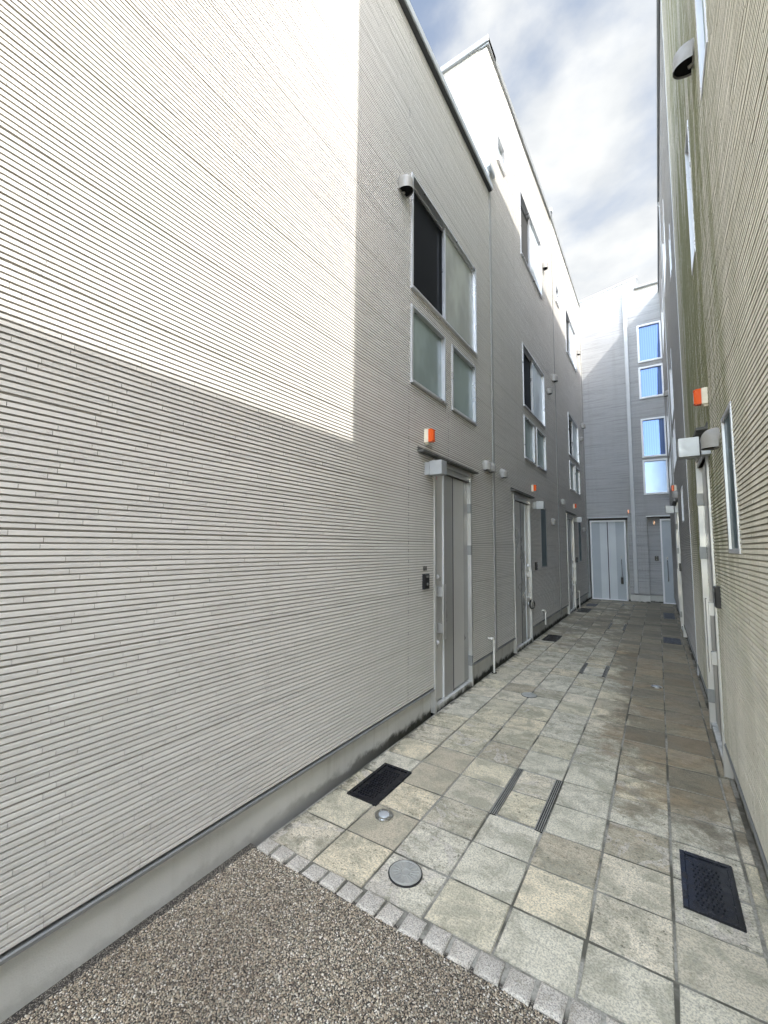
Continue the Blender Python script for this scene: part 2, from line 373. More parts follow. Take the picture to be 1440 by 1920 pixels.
def copy_tree(o, loc, rz, label, group=None):
    r = o.copy(); COL.objects.link(r); r.location = loc; r.rotation_euler = (0, 0, rz); r['label'] = label
    if group: r['group'] = group
    def rec(src, dst):
        for ch in [c for c in bpy.data.objects if c.parent == src]:
            c = ch.copy(); COL.objects.link(c); c.parent = dst; rec(ch, c)
    rec(o, r); return r

XL, XR, YB = -1.813, 0.337, 14.30
FL = lambda a, d, z: (XL+d, a, z)
FR = lambda a, d, z: (XR-d, a, z)
FB = lambda a, d, z: (a, YB-d, z)
F0 = lambda a, d, z: (d, a, z)
PITCHZ = .02275; Z0 = .232

def siding(name, F, mat, parent, a0, a1, z0, z1, holes=(), top=None, lod=0, proud=.0058, seed=0):
    """a wall of thin horizontal cladding strips, each a little board of its own depth, round the openings"""
    r = np.random.default_rng(100+seed); mb = MB(); rnd = []; grv = []
    n = int((z1-z0)/PITCHZ)+1
    for i in range(n):
        za = z0+i*PITCHZ; zb = za+PITCHZ; zm = (za+zb)/2
        A1 = a1; A0 = a0
        zt = z1 if top is None else None
        if top is None and za > z1-.004: break
        iv = [(A0, A1)]
        if top is not None:
            # keep only where the wall is taller than this row
            if top(A0) < za and top(A1) < za: break
            if top(A0) < zb or top(A1) < zb:
                t = (zb-top(A0))/((top(A1)-top(A0)) or 1e-9); t = min(1, max(0, t)); am = A0+t*(A1-A0)
                iv = [(am, A1)] if top(A1) > top(A0) else [(A0, am)]
        for (h0, h1, hz0, hz1) in holes:
            if hz0 < zm < hz1:
                nv = []
                for (p, q) in iv:
                    if h1 <= p or h0 >= q: nv.append((p, q)); continue
                    if p < h0: nv.append((p, h0))
                    if q > h1: nv.append((h1, q))
                iv = nv
        panel = (i % 20 == 0)
        for (p, q) in iv:
            a = p; first = True
            while a < q-1e-4:
                far = (a > 6.5) if F is not FB else True
                ln = r.uniform(.22, .48)*(1.6 if far else 1)
                if first: ln *= r.uniform(.2, 1); first = False
                b = min(q, a+ln)
                if q-b < .05: b = q
                gap = 0 if b == q else .0016
                d = proud+r.uniform(-.0008, .0009); rv = r.random()
                lo = .0080 if panel else .0055
                zl = za+lo; zf = zb-.0028; 
                P = [F(a, -.006, zl), F(b-gap, -.006, zl), F(b-gap, d, zl), F(a, d, zl), F(a, d, zf), F(b-gap, d, zf), F(b-gap, -.0012, zb), F(a, -.0012, zb)]
                k = len(mb.v); mb.v += P
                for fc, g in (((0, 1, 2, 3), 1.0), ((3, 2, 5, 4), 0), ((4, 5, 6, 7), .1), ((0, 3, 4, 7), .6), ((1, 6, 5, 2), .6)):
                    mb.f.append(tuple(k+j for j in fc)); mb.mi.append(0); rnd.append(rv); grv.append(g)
                a = b
    # backing sheet with the same openings
    As = sorted(set([a0, a1]+[min(max(h[0], a0), a1) for h in holes]+[min(max(h[1], a0), a1) for h in holes]))
    zmax = z1 if top is None else max(top(a0), top(a1))
    Zs = sorted(set([z0, zmax]+[min(max(h[2], z0), zmax) for h in holes]+[min(max(h[3], z0), zmax) for h in holes]))
    for i in range(len(As)-1):
        for j in range(len(Zs)-1):
            am, zm = (As[i]+As[i+1])/2, (Zs[j]+Zs[j+1])/2
            if any(h[0] < am < h[1] and h[2] < zm < h[3] for h in holes): continue
            zt0 = zt1 = Zs[j+1]
            if top is not None and j == len(Zs)-2: zt0, zt1 = top(As[i]), top(As[i+1])
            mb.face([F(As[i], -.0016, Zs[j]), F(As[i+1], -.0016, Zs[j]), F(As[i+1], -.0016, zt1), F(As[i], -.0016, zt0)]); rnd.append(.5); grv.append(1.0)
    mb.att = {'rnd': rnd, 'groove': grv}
    return mb.build(name, mat, parent)

def body(parent, x0, x1, y0, y1, z1, name='body', mat=None):
    mb = MB(); mb.box(F0, y0, y1, x0, x1, .0, z1); return mb.build(name, mat or M['dark'], parent)

def window(parent, F, a0, a1, z0, z1, panes, frame='frame', fw=.025, out=.022, sill=True, name='window'):
    """frame with reveal; panes = list of (fraction start, fraction end, material, recess)"""
    mb = MB(); t = fw
    mb.box(F, a0, a1, -.09, out, z0, z0+t, bev=.003).box(F, a0, a1, -.09, out, z1-t, z1, bev=.003)
    mb.box(F, a0, a0+t, -.09, out-.001, z0+t, z1-t).box(F, a1-t, a1, -.09, out-.001, z0+t, z1-t)
    if sill: mb.box(F, a0-.006, a1+.006, -.01, out+.014, z0-.014, z0-.001, bev=.003)
    wdw = mb.build(name, M[frame], parent)
    W = a1-a0-2*t
    for (u0, u1, mt, rec) in panes:
        p0, p1 = a0+t+u0*W, a0+t+u1*W
        g = MB(); g.face([F(p0, -rec, z0+t), F(p1, -rec, z0+t), F(p1, -rec, z1-t), F(p0, -rec, z1-t)]); g.build('pane', M[mt], wdw)
        if len(panes) > 1:
            s_ = MB(); k = .022; d0, d1 = -rec-.006, -rec+.016
            s_.box(F, p0, p1, d0, d1, z0+t, z0+t+k).box(F, p0, p1, d0, d1, z1-t-k, z1-t).box(F, p0, p0+k, d0, d1, z0+t+k, z1-t-k).box(F, p1-k, p1, d0, d1, z0+t+k, z1-t-k)
            s_.build('sash', M[frame], wdw)
    return wdw

def door(parent, F, a0, a1, ztop, handle_at_low, mats=('door_a', 'door_b', 'door_c'), style='alley', lintel=.11, black_ring=False):
    """sheet metal door: frame, striped leaf, bar handle on two blocks, lock cylinders, hinges"""
    jw = .034; zl = ztop-lintel; rec = -.022
    sgn = 1 if handle_at_low else -1
    def U(u): return (a0+u) if handle_at_low else (a1-u)       # u counts from the handle side
    def ub(mb, u0, u1, d0, d1, z0, z1, **k):
        p, q = sorted((U(u0), U(u1))); mb.box(F, p, q, d0, d1, z0, z1, **k)
    W = a1-a0
    leaf = MB()
    u = [jw+.004, jw+.045+.155, .0, 0]
    c = [jw+.004, .245, .50, W-jw-.13, W-jw-.004]      # stripe limits: light, dark, light, dark
    ub(leaf, c[0], c[1], -.05, rec, .075, zl-.006, mi=0)
    ub(leaf, c[1]+.022, c[2]-.008, -.05, rec+.004, .06, zl-.006, mi=1)
    ub(leaf, c[2]+.008, c[3], -.05, rec, .075, zl-.006, mi=0)
    ub(leaf, c[3], c[4], -.05, rec-.0015, .075, zl-.006, mi=1)
    L_ = leaf.build('door', [M[mats[0]], M[mats[1]]], parent)
    rib = MB(); ub(rib, c[1], c[1]+.022, -.05, rec+.014, .06, zl-.006, bev=.005); rib.build('rib', M[mats[2]], L_)
    gr = MB(); ub(gr, c[2]-.007, c[2]+.007, -.052, rec+.0055, .06, zl-.006); gr.build('groove', M['slot'], L_)
    fr = MB(); ub(fr, 0, jw, -.09, .020, 0, ztop, bev=.003); ub(fr, W-jw, W, -.09, .020, 0, ztop, bev=.003)
    fr.box(F, a0+jw, a1-jw, -.09, .0, zl, ztop).box(F, a0+jw, a1-jw, -.09, .012, zl, zl+.028, bev=.003).box(F, a0+jw, a1-jw, -.0, .02, zl+.06, zl+.082)
    fr.build('door_frame', M['alu'], L_)
    th = MB(); th.box(F, a0+jw, a1-jw, -.09, .012, 0, .058, bev=.004); th.build('threshold', M['conc'] if style == 'alley' else M['alu'], L_)
    hd = MB(); hu = .125
    for zc in (1.115, .765): ub(hd, hu-.022, hu+.022, rec, rec+.070, zc-.045, zc+.045, bev=.004)
    ub(hd, hu-.025, hu+.035, rec+.0695, rec+.083, .66, 1.19, bev=.003)
    hd.build('handle', M['alu'], L_)
    for zc in (1.26, .63):
        k = MB(); x = U(.105); k.tube([F(x, rec, zc), F(x, rec+.018, zc), F(x, rec+.022, zc), F(x, rec+.03, zc)], [.023, .023, .017, .010], 14); k.build('lock_cylinder', M['white_frame'], L_, smooth=False)
    for zc in (2.0, 1.52, .28):
        k = MB(); ub(k, W-jw-.016, W-jw+.004, rec, .027, zc-.055, zc+.055, bev=.003); k.build('hinge', M['flash'], L_)
    if black_ring:
        k = MB(); x = U(.105); k.tube([F(x+.02*math.sin(t), rec+.06+.035*math.sin(t), .62+.07*math.cos(t)) for t in np.linspace(0, 2*math.pi, 20)], .012, 8); k.build('padlock', M['black'], L_)
    return L_

def fascia(parent, F, a0, a1, zt, h=.10, out=.03, mat='flash', name='roof_edge', top2=None):
    mb = MB(); z2 = top2 if top2 is not None else zt
    k = len(mb.v)
    for (a, z) in ((a0, zt), (a1, z2)):
        for (d, dz) in ((-.06, -h), (out, -h), (out, .0), (-.5, .02)): mb.v.append(tuple(F(a, d, z+dz)))
    for i in range(4): mb.f.append((k+i, k+(i+1) % 4, k+4+(i+1) % 4, k+4+i)); mb.mi.append(0)
    mb.f.append((k, k+1, k+2, k+3)); mb.f.append((k+7, k+6, k+5, k+4)); mb.mi += [0, 0]
    return mb.build(name, M[mat], parent)
def vline(parent, F, a, w_, z0, z1, d=.008, mat='pipe_dark', name='joint_strip'):
    mb = MB(); mb.box(F, a-w_/2, a+w_/2, -.004, d, z0, z1); return mb.build(name, M[mat], parent)
def foundation(parent, F, a0, a1, holes=(), d=-.03):
    cuts = [(a0, a1)]
    for h0, h1 in holes:
        cuts = [iv for p, q in cuts for iv in ((p, min(q, h0)), (max(p, h1), q)) if iv[1]-iv[0] > .01]
    mb = MB()
    for p, q in cuts: mb.box(F, p, q, -.15, d, -.05, .214)
    mb.build('foundation', M['conc'], parent)
    mb = MB()
    for p, q in cuts: mb.box(F, p, q, -.04, .012, .205, .2245, bev=.004)
    mb.build('drip_edge', M['flash'], parent)

# ------------------------------------------------------------------ LEFT: low house (two storeys)
low = empty('low_house', (XL, 0, 0), 'low cream house at the front left, its upper wall in sun', 'house')
dh = (3.60, 4.56)
wins = [(3.14, 4.79, 3.95, 5.09), (3.14, 3.865, 3.05, 3.785), (4.035, 4.74, 3.05, 3.785)]
siding('wall', FL, M['side_left'], low, -3.0, 5.345, Z0, 6.60, [(dh[0], dh[1], 0, 2.42)]+wins, seed=1)
body(low, -8.0, XL-.15, -3.0, 5.30, 6.55)
mb = MB(); mb.box(F0, -3.0, 5.345, -8.05, XL+.0, 6.60, 6.64); mb.build('roof', M['roof'], low)
fascia(low, FL, -3.0, 5.36, 6.66, .06, .05, 'soffit'); 
mb = MB(); mb.box(FL, -3.0, 5.36, .051, .066, 6.61, 6.69, bev=.004); mb.box(FL, -3.0, 5.36, -.3, .05, 6.664, 6.69); mb.build('roof_flashing', M['flash_light'], low)
foundation(low, FL, -3.0, 5.345, [dh])
window(low, FL, *wins[0], [(0, .49, 'glass_dark', .05), (.46, 1, 'glass_pale', .02)])
window(low, FL, *wins[1], [(0, 1, 'glass_frost', .02)]); window(low, FL, *wins[2], [(0, 1, 'glass_frost', .02)])
door(low, FL, dh[0], dh[1], 2.42, True)
mb = MB(); mb.box(FL, 3.27, 4.66, -.01, .07, 2.425, 2.442).box(FL, 3.27, 4.66, -.01, .012, 2.442, 2.475); mb.build('door_canopy', M['canopy'], low)
vline(low, FL, 3.115, .006, Z0, 6.58, .0055); vline(low, FL, 3.95, .005, 2.48, 3.04, .0055)

# ------------------------------------------------------------------ LEFT: two tall houses behind it
def tall(name, y0, y1, label, zt0, zt1, dy0, wy, holes_small, strip, seed, ring=False):
    h = empty(name, (XL, y0, 0), label, 'house')
    dr = (dy0, dy0+.97)
    W = [(wy, wy+1.6, 3.97, 5.08), (wy, wy+.70, 3.07, 3.80), (wy+.86, wy+1.6, 3.07, 3.80), (wy+.03, wy+1.6, 6.72, 7.92), (holes_small, holes_small+.34, 7.45, 7.88), (strip, strip+.46, 1.19, 2.32)]
    top = lambda a: zt0+(zt1-zt0)*(a-y0)/(y1-y0)
    siding('wall', FL, M['side_tall'], h, y0, y1, Z0, zt0, [(dr[0], dr[1], 0, 2.40)]+W, top=top, seed=seed)
    body(h, -8.0, XL-.15, y0+.02, y1-.02, min(zt0, zt1)-.1)
    window(h, FL, *W[0], [(0, .49, 'glass_dark', .05), (.46, 1, 'glass_white', .02)]); window(h, FL, *W[1], [(0, 1, 'glass_frost', .02)]); window(h, FL, *W[2], [(0, 1, 'glass_frost', .02)])
    window(h, FL, *W[3], [(0, .49, 'screen_grey', .05), (.46, 1, 'glass_white', .02)]); window(h, FL, *W[4], [(0, 1, 'glass_white', .03)])
    window(h, FL, *W[5], [(0, 1, 'glass_teal', -.004)], frame='strip_frame', out=.010, sill=False)
    door(h, FL, dr[0], dr[1], 2.40, False, black_ring=ring)
    mb = MB(); mb.box(FL, dr[0]-.12, dr[1]+.1, -.01, .07, 2.405, 2.425).box(FL, dr[0]-.12, dr[1]+.1, -.01, .012, 2.425, 2.46); mb.build('door_canopy', M['canopy'], h)
    foundation(h, FL, y0, y1, [dr])
    fascia(h, FL, y0-.03, y1+.02, zt0+.05, .11, .035, 'flash', top2=zt1+.05)
    mb = MB(); mb.box(F0, y0, y1, -8.0, XL-.05, min(zt0, zt1)-.1, min(zt0, zt1)-.02); mb.build('roof', M['roof'], h)
    return h
t2 = tall('tall_house', 5.385, 9.70, 'tall cream house with a free sunlit gable, right behind the low front house', 9.00, 9.34, 6.27, 6.97, 5.76, 8.03, 2, True)
t3 = tall('tall_house', 9.70, 14.0, 'tall cream house touching the blue grey end house on the left', 9.36, 9.36, 10.68, 11.30, 10.06, 12.42, 3)
# gable wall of the first tall house above the low roof
FG = lambda a, d, z: (a, 5.385-d, z)
siding('gable_wall', FG, M['side_tall'], t2, -7.9, XL, 6.66, 8.98, seed=4)
vline(t2, FG, XL-.16, .006, 6.66, 8.95, .0055)
mb = MB(); mb.box(FG, -7.95, XL+.035, -.3, .05, 8.97, 9.07, bev=.006); mb.build('gable_flashing', M['flash'], t2)
vline(t2, FL, 5.385, .06, .20, 6.92, .016, 'cover', 'joint_strip')
mb = MB(); mb.box(FL, 5.28, 5.52, .0, .05, 6.93, 7.0, bev=.006); mb.build('gutter_end', M['flash_light'], t2)
vline(t3, FL, 9.72, .035, .12, 9.3, .012, 'pipe_dark', 'downpipe')
vline(t2, FL, 6.95, .006, 2.5, 8.9, .0055); vline(t3, FL, 11.28, .006, 2.5, 9.2, .0055)
mb = MB(); mb.box(FL, 9.62, 9.74, -.05, .06, 9.42, 9.50, bev=.01); mb.build('roof_cap', M['flash_light'], t3)
vline(t3, FL, 13.97, .05, .2, 9.3, .02, 'pipe_dark', 'corner_strip')
mb = MB(); mb.box(FL, 14.0, 14.32, -.2, -.01, 0, 9.3); mb.build('party_wall', M['conc'], t3)

# ------------------------------------------------------------------ BACK: end house
back = empty('end_house', (-.7, YB, 0), 'blue grey house closing the end of the lane, with four stacked white windows', 'house')
bw = [(-.275, .347, 7.155, 8.333), (-.28, .347, 6.035, 7.01), (-.28, .347, 4.245, 5.42), (-.28, .348, 3.14, 4.175)]
rec1, rec2 = (-1.80, -.725, 0, 2.49), (-.235, .60, 0, 2.49)
btop = lambda a: 9.64+.17*(a+1.85)
siding('wall', FB, M['side_back'], back, -5.0, -.235, Z0, 9.95, [rec1]+[], top=btop, seed=6)
siding('wall', FB, M['side_back'], back, -.235, 3.0, Z0, 9.56, [rec2]+bw, seed=7)
mb = MB(); mb.box(F0, YB+.4, 20.0, -5.0, 3.0, 0, 9.05).box(FB, -5.0, -1.80, -.4, -.012, 0, 9.0).box(FB, -.725, -.235, -.4, -.012, 0, 9.3).box(FB, -1.8, -.725, -.4, -.012, 2.50, 9.2).box(FB, -.235, 3.0, -.4, -.06, 2.50, 9.5).box(FB, .60, 3.0, -.4, -.061, 0, 2.5)
mb.build('body', M['conc'], back)
mb = MB(); k = 0
for (p, q, ht, ho) in ((-5.0, -.20, btop, .03),):
    mb.v += [tuple(FB(p, ho, btop(p)-.03)), tuple(FB(q, ho, btop(q)-.03)), tuple(FB(q, ho, btop(q)+.01)), tuple(FB(p, ho, btop(p)+.01)), tuple(FB(p, -.6, btop(p)-.03)), tuple(FB(q, -.6, btop(q)-.03)), tuple(FB(q, -.6, btop(q)+.01)), tuple(FB(p, -.6, btop(p)+.01))]
    for q4 in ((0, 1, 2, 3), (4, 7, 6, 5), (0, 4, 5, 1), (1, 5, 6, 2), (2, 6, 7, 3), (3, 7, 4, 0)): mb.f.append(q4); mb.mi.append(0)
mb.build('roof_edge', M['flash_light'], back)
mb = MB(); mb.box(FB, -.26, 3.0, -.3, .06, 9.56, 9.60, bev=.01); mb.box(FB, -.30, .36, .02, .09, 9.50, 9.555, bev=.02); mb.build('gutter', M['flash'], back)
for i, b_ in enumerate(bw):
    window(back, FB, *b_, [(0, 1, ('glass_blue', 'glass_blue', 'glass_blue', 'glass_sky')[i], .02)], frame='white_frame', fw=.052, out=.04, sill=False)
mb = MB(); mb.box(FB, -.62, -.515, .0, .07, .25, 9.66, bev=.012).box(FB, -.625, -.51, .0, .075, 6.2, 6.24).box(FB, -.625, -.51, .0, .075, 3.5, 3.54); mb.build('downpipe', M['pipe'], back)
for a in (-.69, -.64, -.47, -.40, -.33): vline(back, FB, a, .006, Z0, 2.5, .0055)
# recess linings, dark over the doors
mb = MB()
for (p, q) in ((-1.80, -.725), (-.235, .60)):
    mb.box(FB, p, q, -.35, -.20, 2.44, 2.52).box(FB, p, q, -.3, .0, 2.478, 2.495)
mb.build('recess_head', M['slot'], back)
mb = MB(); mb.box(FB, -1.82, -.70, -.0, .012, 2.495, 2.52).box(FB, -.26, .5, -.0, .012, 2.495, 2.52); mb.build('recess_flashing', M['flash_light'], back)
FB2 = lambda a, d, z: (a, YB+.20-d, z)
siding('recess_wall', FB2, M['side_back'], back, -.235, .08, Z0, 2.48, seed=8)
foundation(back, FB, -.725, -.235, d=.012)
foundation(back, FB2, -.235, .08)
def back_door(F, a0, a1, stripes, hz, slot, bag=False, zt=2.425):
    mb = MB(); x = a0+.045
    n = 0
    for (p, q, mi) in stripes: mb.box(F, a0+p, a0+q, -.05, -.02 if mi == 0 else -.018, .03, zt-.05, mi=mi)
    dr = mb.build('door', [M['back_door_a'], M['back_door_b']], back)
    f = MB(); f.box(F, a0-.0, a0+.045, -.07, .03, 0, zt, bev=.004).box(F, a1-.045, a1, -.07, .03, 0, zt, bev=.004).box(F, a0+.045, a1-.045, -.07, .028, zt-.05, zt, bev=.004).box(F, a0+.045, a1-.045, -.07, .01, 0, .028)
    f.build('door_frame', M['white_frame'], dr)
    if slot: s_ = MB(); s_.box(F, a0+slot-.012, a0+slot+.012, -.05, -.012, .03, zt-.05); s_.build('groove', M['slot'], dr)
    h = MB(); h.tube([F(a0+hz, -.02, 1.22), F(a0+hz, .035, 1.18), F(a0+hz+.006, .05, .95), F(a0+hz+.006, .035, .68), F(a0+hz, -.02, .64)], .013, 8); h.build('handle', M['flash'], dr, smooth=True)
    k = MB(); k.tube([F(a0+hz, -.02, 1.3), F(a0+hz, 0.0, 1.3)], .02, 12); k.build('lock_cylinder', M['steel'], dr)
    if bag:
        k = MB(); k.box(F, a0+hz-.03, a0+hz+.035, .05, .085, .50, .70, bev=.01); k.build('key_box', M['black'], dr)
    return dr
FB3 = lambda a, d, z: (a, YB+.10-d, z)
back_door(FB3, -1.76, -.785, [(.045, .27, 0), (.27, .47, 1), (.494, .70, 1), (.70, .93, 0)], .83, .482, True)
back_door(FB3, .075, .98, [(.045, .30, 0), (.30, .48, 1), (.48, .86, 0)], .14, None)

# ------------------------------------------------------------------ RIGHT: near mossy house and two grey ones
def right(name, y0, y1, label, mat, zt, dy0, Ws, seed, handle_low=True):
    h = empty(name, (XR, y0, 0), label, 'house'); dr = (dy0, dy0+.95) if dy0 else None
    holes = ([(dr[0], dr[1], 0, 2.40)] if dr else [])+[w_[:4] for w_ in Ws]
    siding('wall', FR, M[mat], h, y0, y1, Z0, zt, holes, seed=seed)
    body(h, XR+.15, XR+6, y0+.02, y1-.02, zt-.05)
    for w_ in Ws: window(h, FR, *w_[:4], w_[4], frame=w_[5] if len(w_) > 5 else 'frame', sill=False, out=.012)
    if dr:
        door(h, FR, dr[0], dr[1], 2.40, handle_low)
        mb = MB(); mb.box(FR, dr[0]-.1, dr[1]+.12, -.01, .075, 2.405, 2.425).box(FR, dr[0]-.1, dr[1]+.12, -.01, .012, 2.425, 2.46); mb.build('door_canopy', M['canopy'], h)
    foundation(h, FR, y0, y1, [dr] if dr else [])
    mb = MB(); mb.box(FR, y0, y1, -6, .02, zt, zt+.05); mb.build('roof', M['roof'], h)
    return h
SL = [(0, .5, 'glass_white', .02), (.48, 1, 'glass_white', .04)]; FX = [(0, 1, 'glass_frost', .02)]
Y1 = 1.13
rn = right('mossy_house', Y1, 6.10, 'tall yellowish house on the near right, its ribbed wall stained green with moss', 'side_moss', 9.28, 3.76,
           [(2.605, 2.955, 1.53, 2.285, [(0, 1, 'glass_teal', .0)]), (2.60, 2.95, 4.26, 5.45, FX), (3.78, 4.11, 3.82, 4.92, FX)], 10)
# its street end wall
FE = lambda a, d, z: (a, Y1-d, z)
siding('end_wall', FE, M['side_moss'], rn, XR, XR+6, Z0, 9.28, seed=13)
foundation(rn, FE, XR, XR+6)
rm = right('grey_house', 6.10, 10.40, 'shaded grey house in the middle of the right row, between two joint lines', 'side_grey', 9.28, 9.15,
           [(7.30, 7.68, 1.95, 2.47, FX, 'white_frame'), (8.6, 9.6, 3.97, 5.08, SL, 'white_frame'), (8.6, 9.2, 3.07, 3.80, FX, 'white_frame'), (9.35, 9.9, 3.07, 3.8, FX, 'white_frame'), (7.0, 7.35, 5.6, 6.3, FX), (8.6, 9.9, 6.72, 7.9, SL, 'white_frame')], 11)
rf = right('grey_house', 10.40, 14.32, 'shaded grey house at the far end of the right row, meeting the end house', 'side_grey', 9.22, None,
           [(11.4, 12.9, 3.97, 5.08, SL, 'white_frame'), (11.4, 12.1, 3.07, 3.8, FX, 'white_frame'), (12.3, 12.9, 3.07, 3.8, FX, 'white_frame'), (11.3, 12.9, 6.72, 7.92, SL, 'white_frame')], 12)
vline(rm, FR, 6.11, .02, .1, 9.2, .012, 'pipe', 'joint_strip'); vline(rf, FR, 10.41, .03, .1, 9.2, .02, 'pipe', 'joint_strip')
mb = MB(); mb.box(FR, 1.1, 6.1, .02, .045, 9.2, 9.31); mb.build('roof_edge', M['flash'], rn)
mb = MB(); mb.box(FR, 6.1, 10.4, .02, .045, 9.2, 9.31); mb.build('roof_edge', M['flash'], rm)
mb = MB(); mb.box(FR, 10.45, 14.2, .02, .04, 9.14, 9.25); mb.build('roof_edge', M['flash'], rf)
# low wing set back from the lane, outside the frame: it shades the foot of the left wall
wing = empty('set_back_house', (4.0, -3, 0), 'lower cream house set back at the mouth of the lane', 'house')
FW = lambda a, d, z: (2.19-d, a, z)
siding('wall', FW, M['side_left'], wing, -9.0, Y1, Z0, 6.60, seed=14)
mb = MB(); mb.box(F0, -9.0, Y1-.02, 2.194, 9, 0, 6.60); mb.build('body', M['conc'], wing)
mb = MB(); mb.box(F0, -9.0, Y1, 2.19, 9.05, 6.60, 6.655); mb.build('roof', M['roof'], wing)

# ------------------------------------------------------------------ GROUND
mb = MB(); mb.face([(-400, -400, -.06), (400, -400, -.06), (400, 400, -.06), (-400, 400, -.06)]); struct(mb.build('ground', M['asphalt']))
mb = MB(); mb.box(F0, 1.60, 15.0, -1.80, .45, -.05, -.004); struct(mb.build('mortar_bed', M['joint']))
SK = .028   # the courses run very slightly askew
def yskew(x, y): return y+SK*(x+.9)
# gravel surface under and beyond the loose-looking pebbles
mb = MB(); mb.face([(-1.86, -6, -.004), (4, -6, -.004), (4, 1.665, -.004), (-.0, 1.60, -.004), (-1.86, 1.535, -.004)]); struct(mb.build('driveway', M['bed']))
# pavers
cols = [-1.792, -1.491, -1.188, -.886, -.591, -.299, -.006, .288, .347]
rows = [1.625]+[1.915+.3015*k for k in range(45)]
rows[2:9] = [2.203, 2.488, 2.785, 3.072, 3.39, 3.705, 4.005]
rows = [y for y in rows if y < 14.5]
pv = MB(); rnd, rnd2, side, edge = [], [], [], []
SPEC = {(0, 0): .92, (1, 0): .58, (2, 0): .45, (3, 0): .86, (4, 0): .05, (5, 0): .1, (0, 1): .80, (1, 1): .7, (2, 1): .45, (3, 1): .02, (4, 1): .6, (5, 1): .92,
        (5, 3): .70, (2, 2): .35, (3, 2): .44, (4, 2): .7, (5, 2): .93, (1, 2): .6, (0, 9): .97, (4, 3): .01, (2, 3): .34, (1, 4): .7, (2, 5): .71, (3, 4): .9, (4, 4): .45}
SPECB = {(2, 1): .95, (2, 2): .97, (2, 5): .9, (2, 8): .93, (3, 8): .9, (4, 1): .1, (4, 0): .2, (3, 1): .1, (5, 0): .1, (6, 4): .05, (6, 5): .9, (6, 6): .05}
for j in range(len(rows)-1):
    for i in range(len(cols)-1):
        x0, x1, y0, y1 = cols[i], cols[i+1], rows[j], rows[j+1]
        g = .0038+rng.uniform(0, .0022); x0 += g; x1 -= g; y0 += g; y1 -= g
        if j == 0: y0 = 1.625+.012+.018*(x0+1.79)
        dz = rng.uniform(-.0015, .0015); tx, ty = rng.uniform(-.002, .002, 2); a = SPEC.get((i, j), rng.random()); b = SPECB.get((i, j), rng.random())
        c = .004; jx = rng.uniform(-.002, .002, 8)
        cx, cy = (x0+x1)/2, (y0+y1)/2
        out_ = [(x0+jx[0], y0+jx[1]), (x1+jx[2], y0+jx[3]), (x1+jx[4], y1+jx[5]), (x0+jx[6], y1+jx[7])]
        inn = [(x0+c+jx[0], y0+c+jx[1]), (x1-c+jx[2], y0+c+jx[3]), (x1-c+jx[4], y1-c+jx[5]), (x0+c+jx[6], y1-c+jx[7])]
        def zt(x, y, e): return dz+tx*(x-cx)/.15+ty*(y-cy)/.15-e
        k = len(pv.v)
        pv.v += [(x, yskew(x, y), zt(x, y, 0)) for x, y in inn]+[(x, yskew(x, y), zt(x, y, .003)) for x, y in out_]+[(x, yskew(x, y), -.03) for x, y in out_]
        pv.f.append((k, k+1, k+2, k+3)); side.append(0)
        for q in range(4):
            pv.f.append((k+q, k+4+q, k+4+(q+1) % 4, k+(q+1) % 4)); side.append(.6)
            pv.f.append((k+4+q, k+8+q, k+8+(q+1) % 4, k+4+(q+1) % 4)); side.append(1)
        rnd += [a]*9; rnd2 += [b]*9
pv.mi = [0]*len(pv.f); pv.att = {'rnd': rnd, 'rnd2': rnd2, 'side': side}
struct(pv.build('pavement', M['paver']))
# granite setts edging the pavers
st = MB(); rnd = []
x = -1.785; k_ = 0
while x < .33:
    wd = rng.uniform(.082, .092); y0 = 1.527+.028*(x+1.79); y1 = y0+rng.uniform(.076, .084)+.012*(x+1.79)
    c = .009; k = len(st.v); j = rng.uniform(-.004, .004, 8); dz = rng.uniform(-.003, .004)
    o4 = [(x+j[0], y0+j[1]), (x+wd+j[2], y0+j[3]), (x+wd+j[4], y1+j[5]), (x+j[6], y1+j[7])]
    mx, my = x+wd/2, (y0+y1)/2
    i4 = [(px+(c if px < mx else -c), py+(c if py < my else -c)) for px, py in o4]
    st.v += [(a, b, .006+dz) for a, b in i4]+[(a, b, .000+dz) for a, b in o4]+[(a, b, -.03) for a, b in o4]+[(mx, my, .009+dz)]
    rv = rng.random(); n0 = len(st.f)
    for q in range(4):
        st.f.append((k+12, k+q, k+(q+1) % 4)); st.f.append((k+q, k+4+q, k+4+(q+1) % 4, k+(q+1) % 4)); st.f.append((k+4+q, k+8+q, k+8+(q+1) % 4, k+4+(q+1) % 4))
    rnd += [rv]*(len(st.f)-n0); x += .105+rng.uniform(-.003, .003)
st.mi = [0]*len(st.f); st.att = {'rnd': rnd}; struct(st.build('kerb_setts', M['sett'], smooth=False))
mb = MB(); mb.box(F0, 1.53, 1.72, -1.80, .36, -.04, -.006); struct(mb.build('kerb_bed', M['joint']))
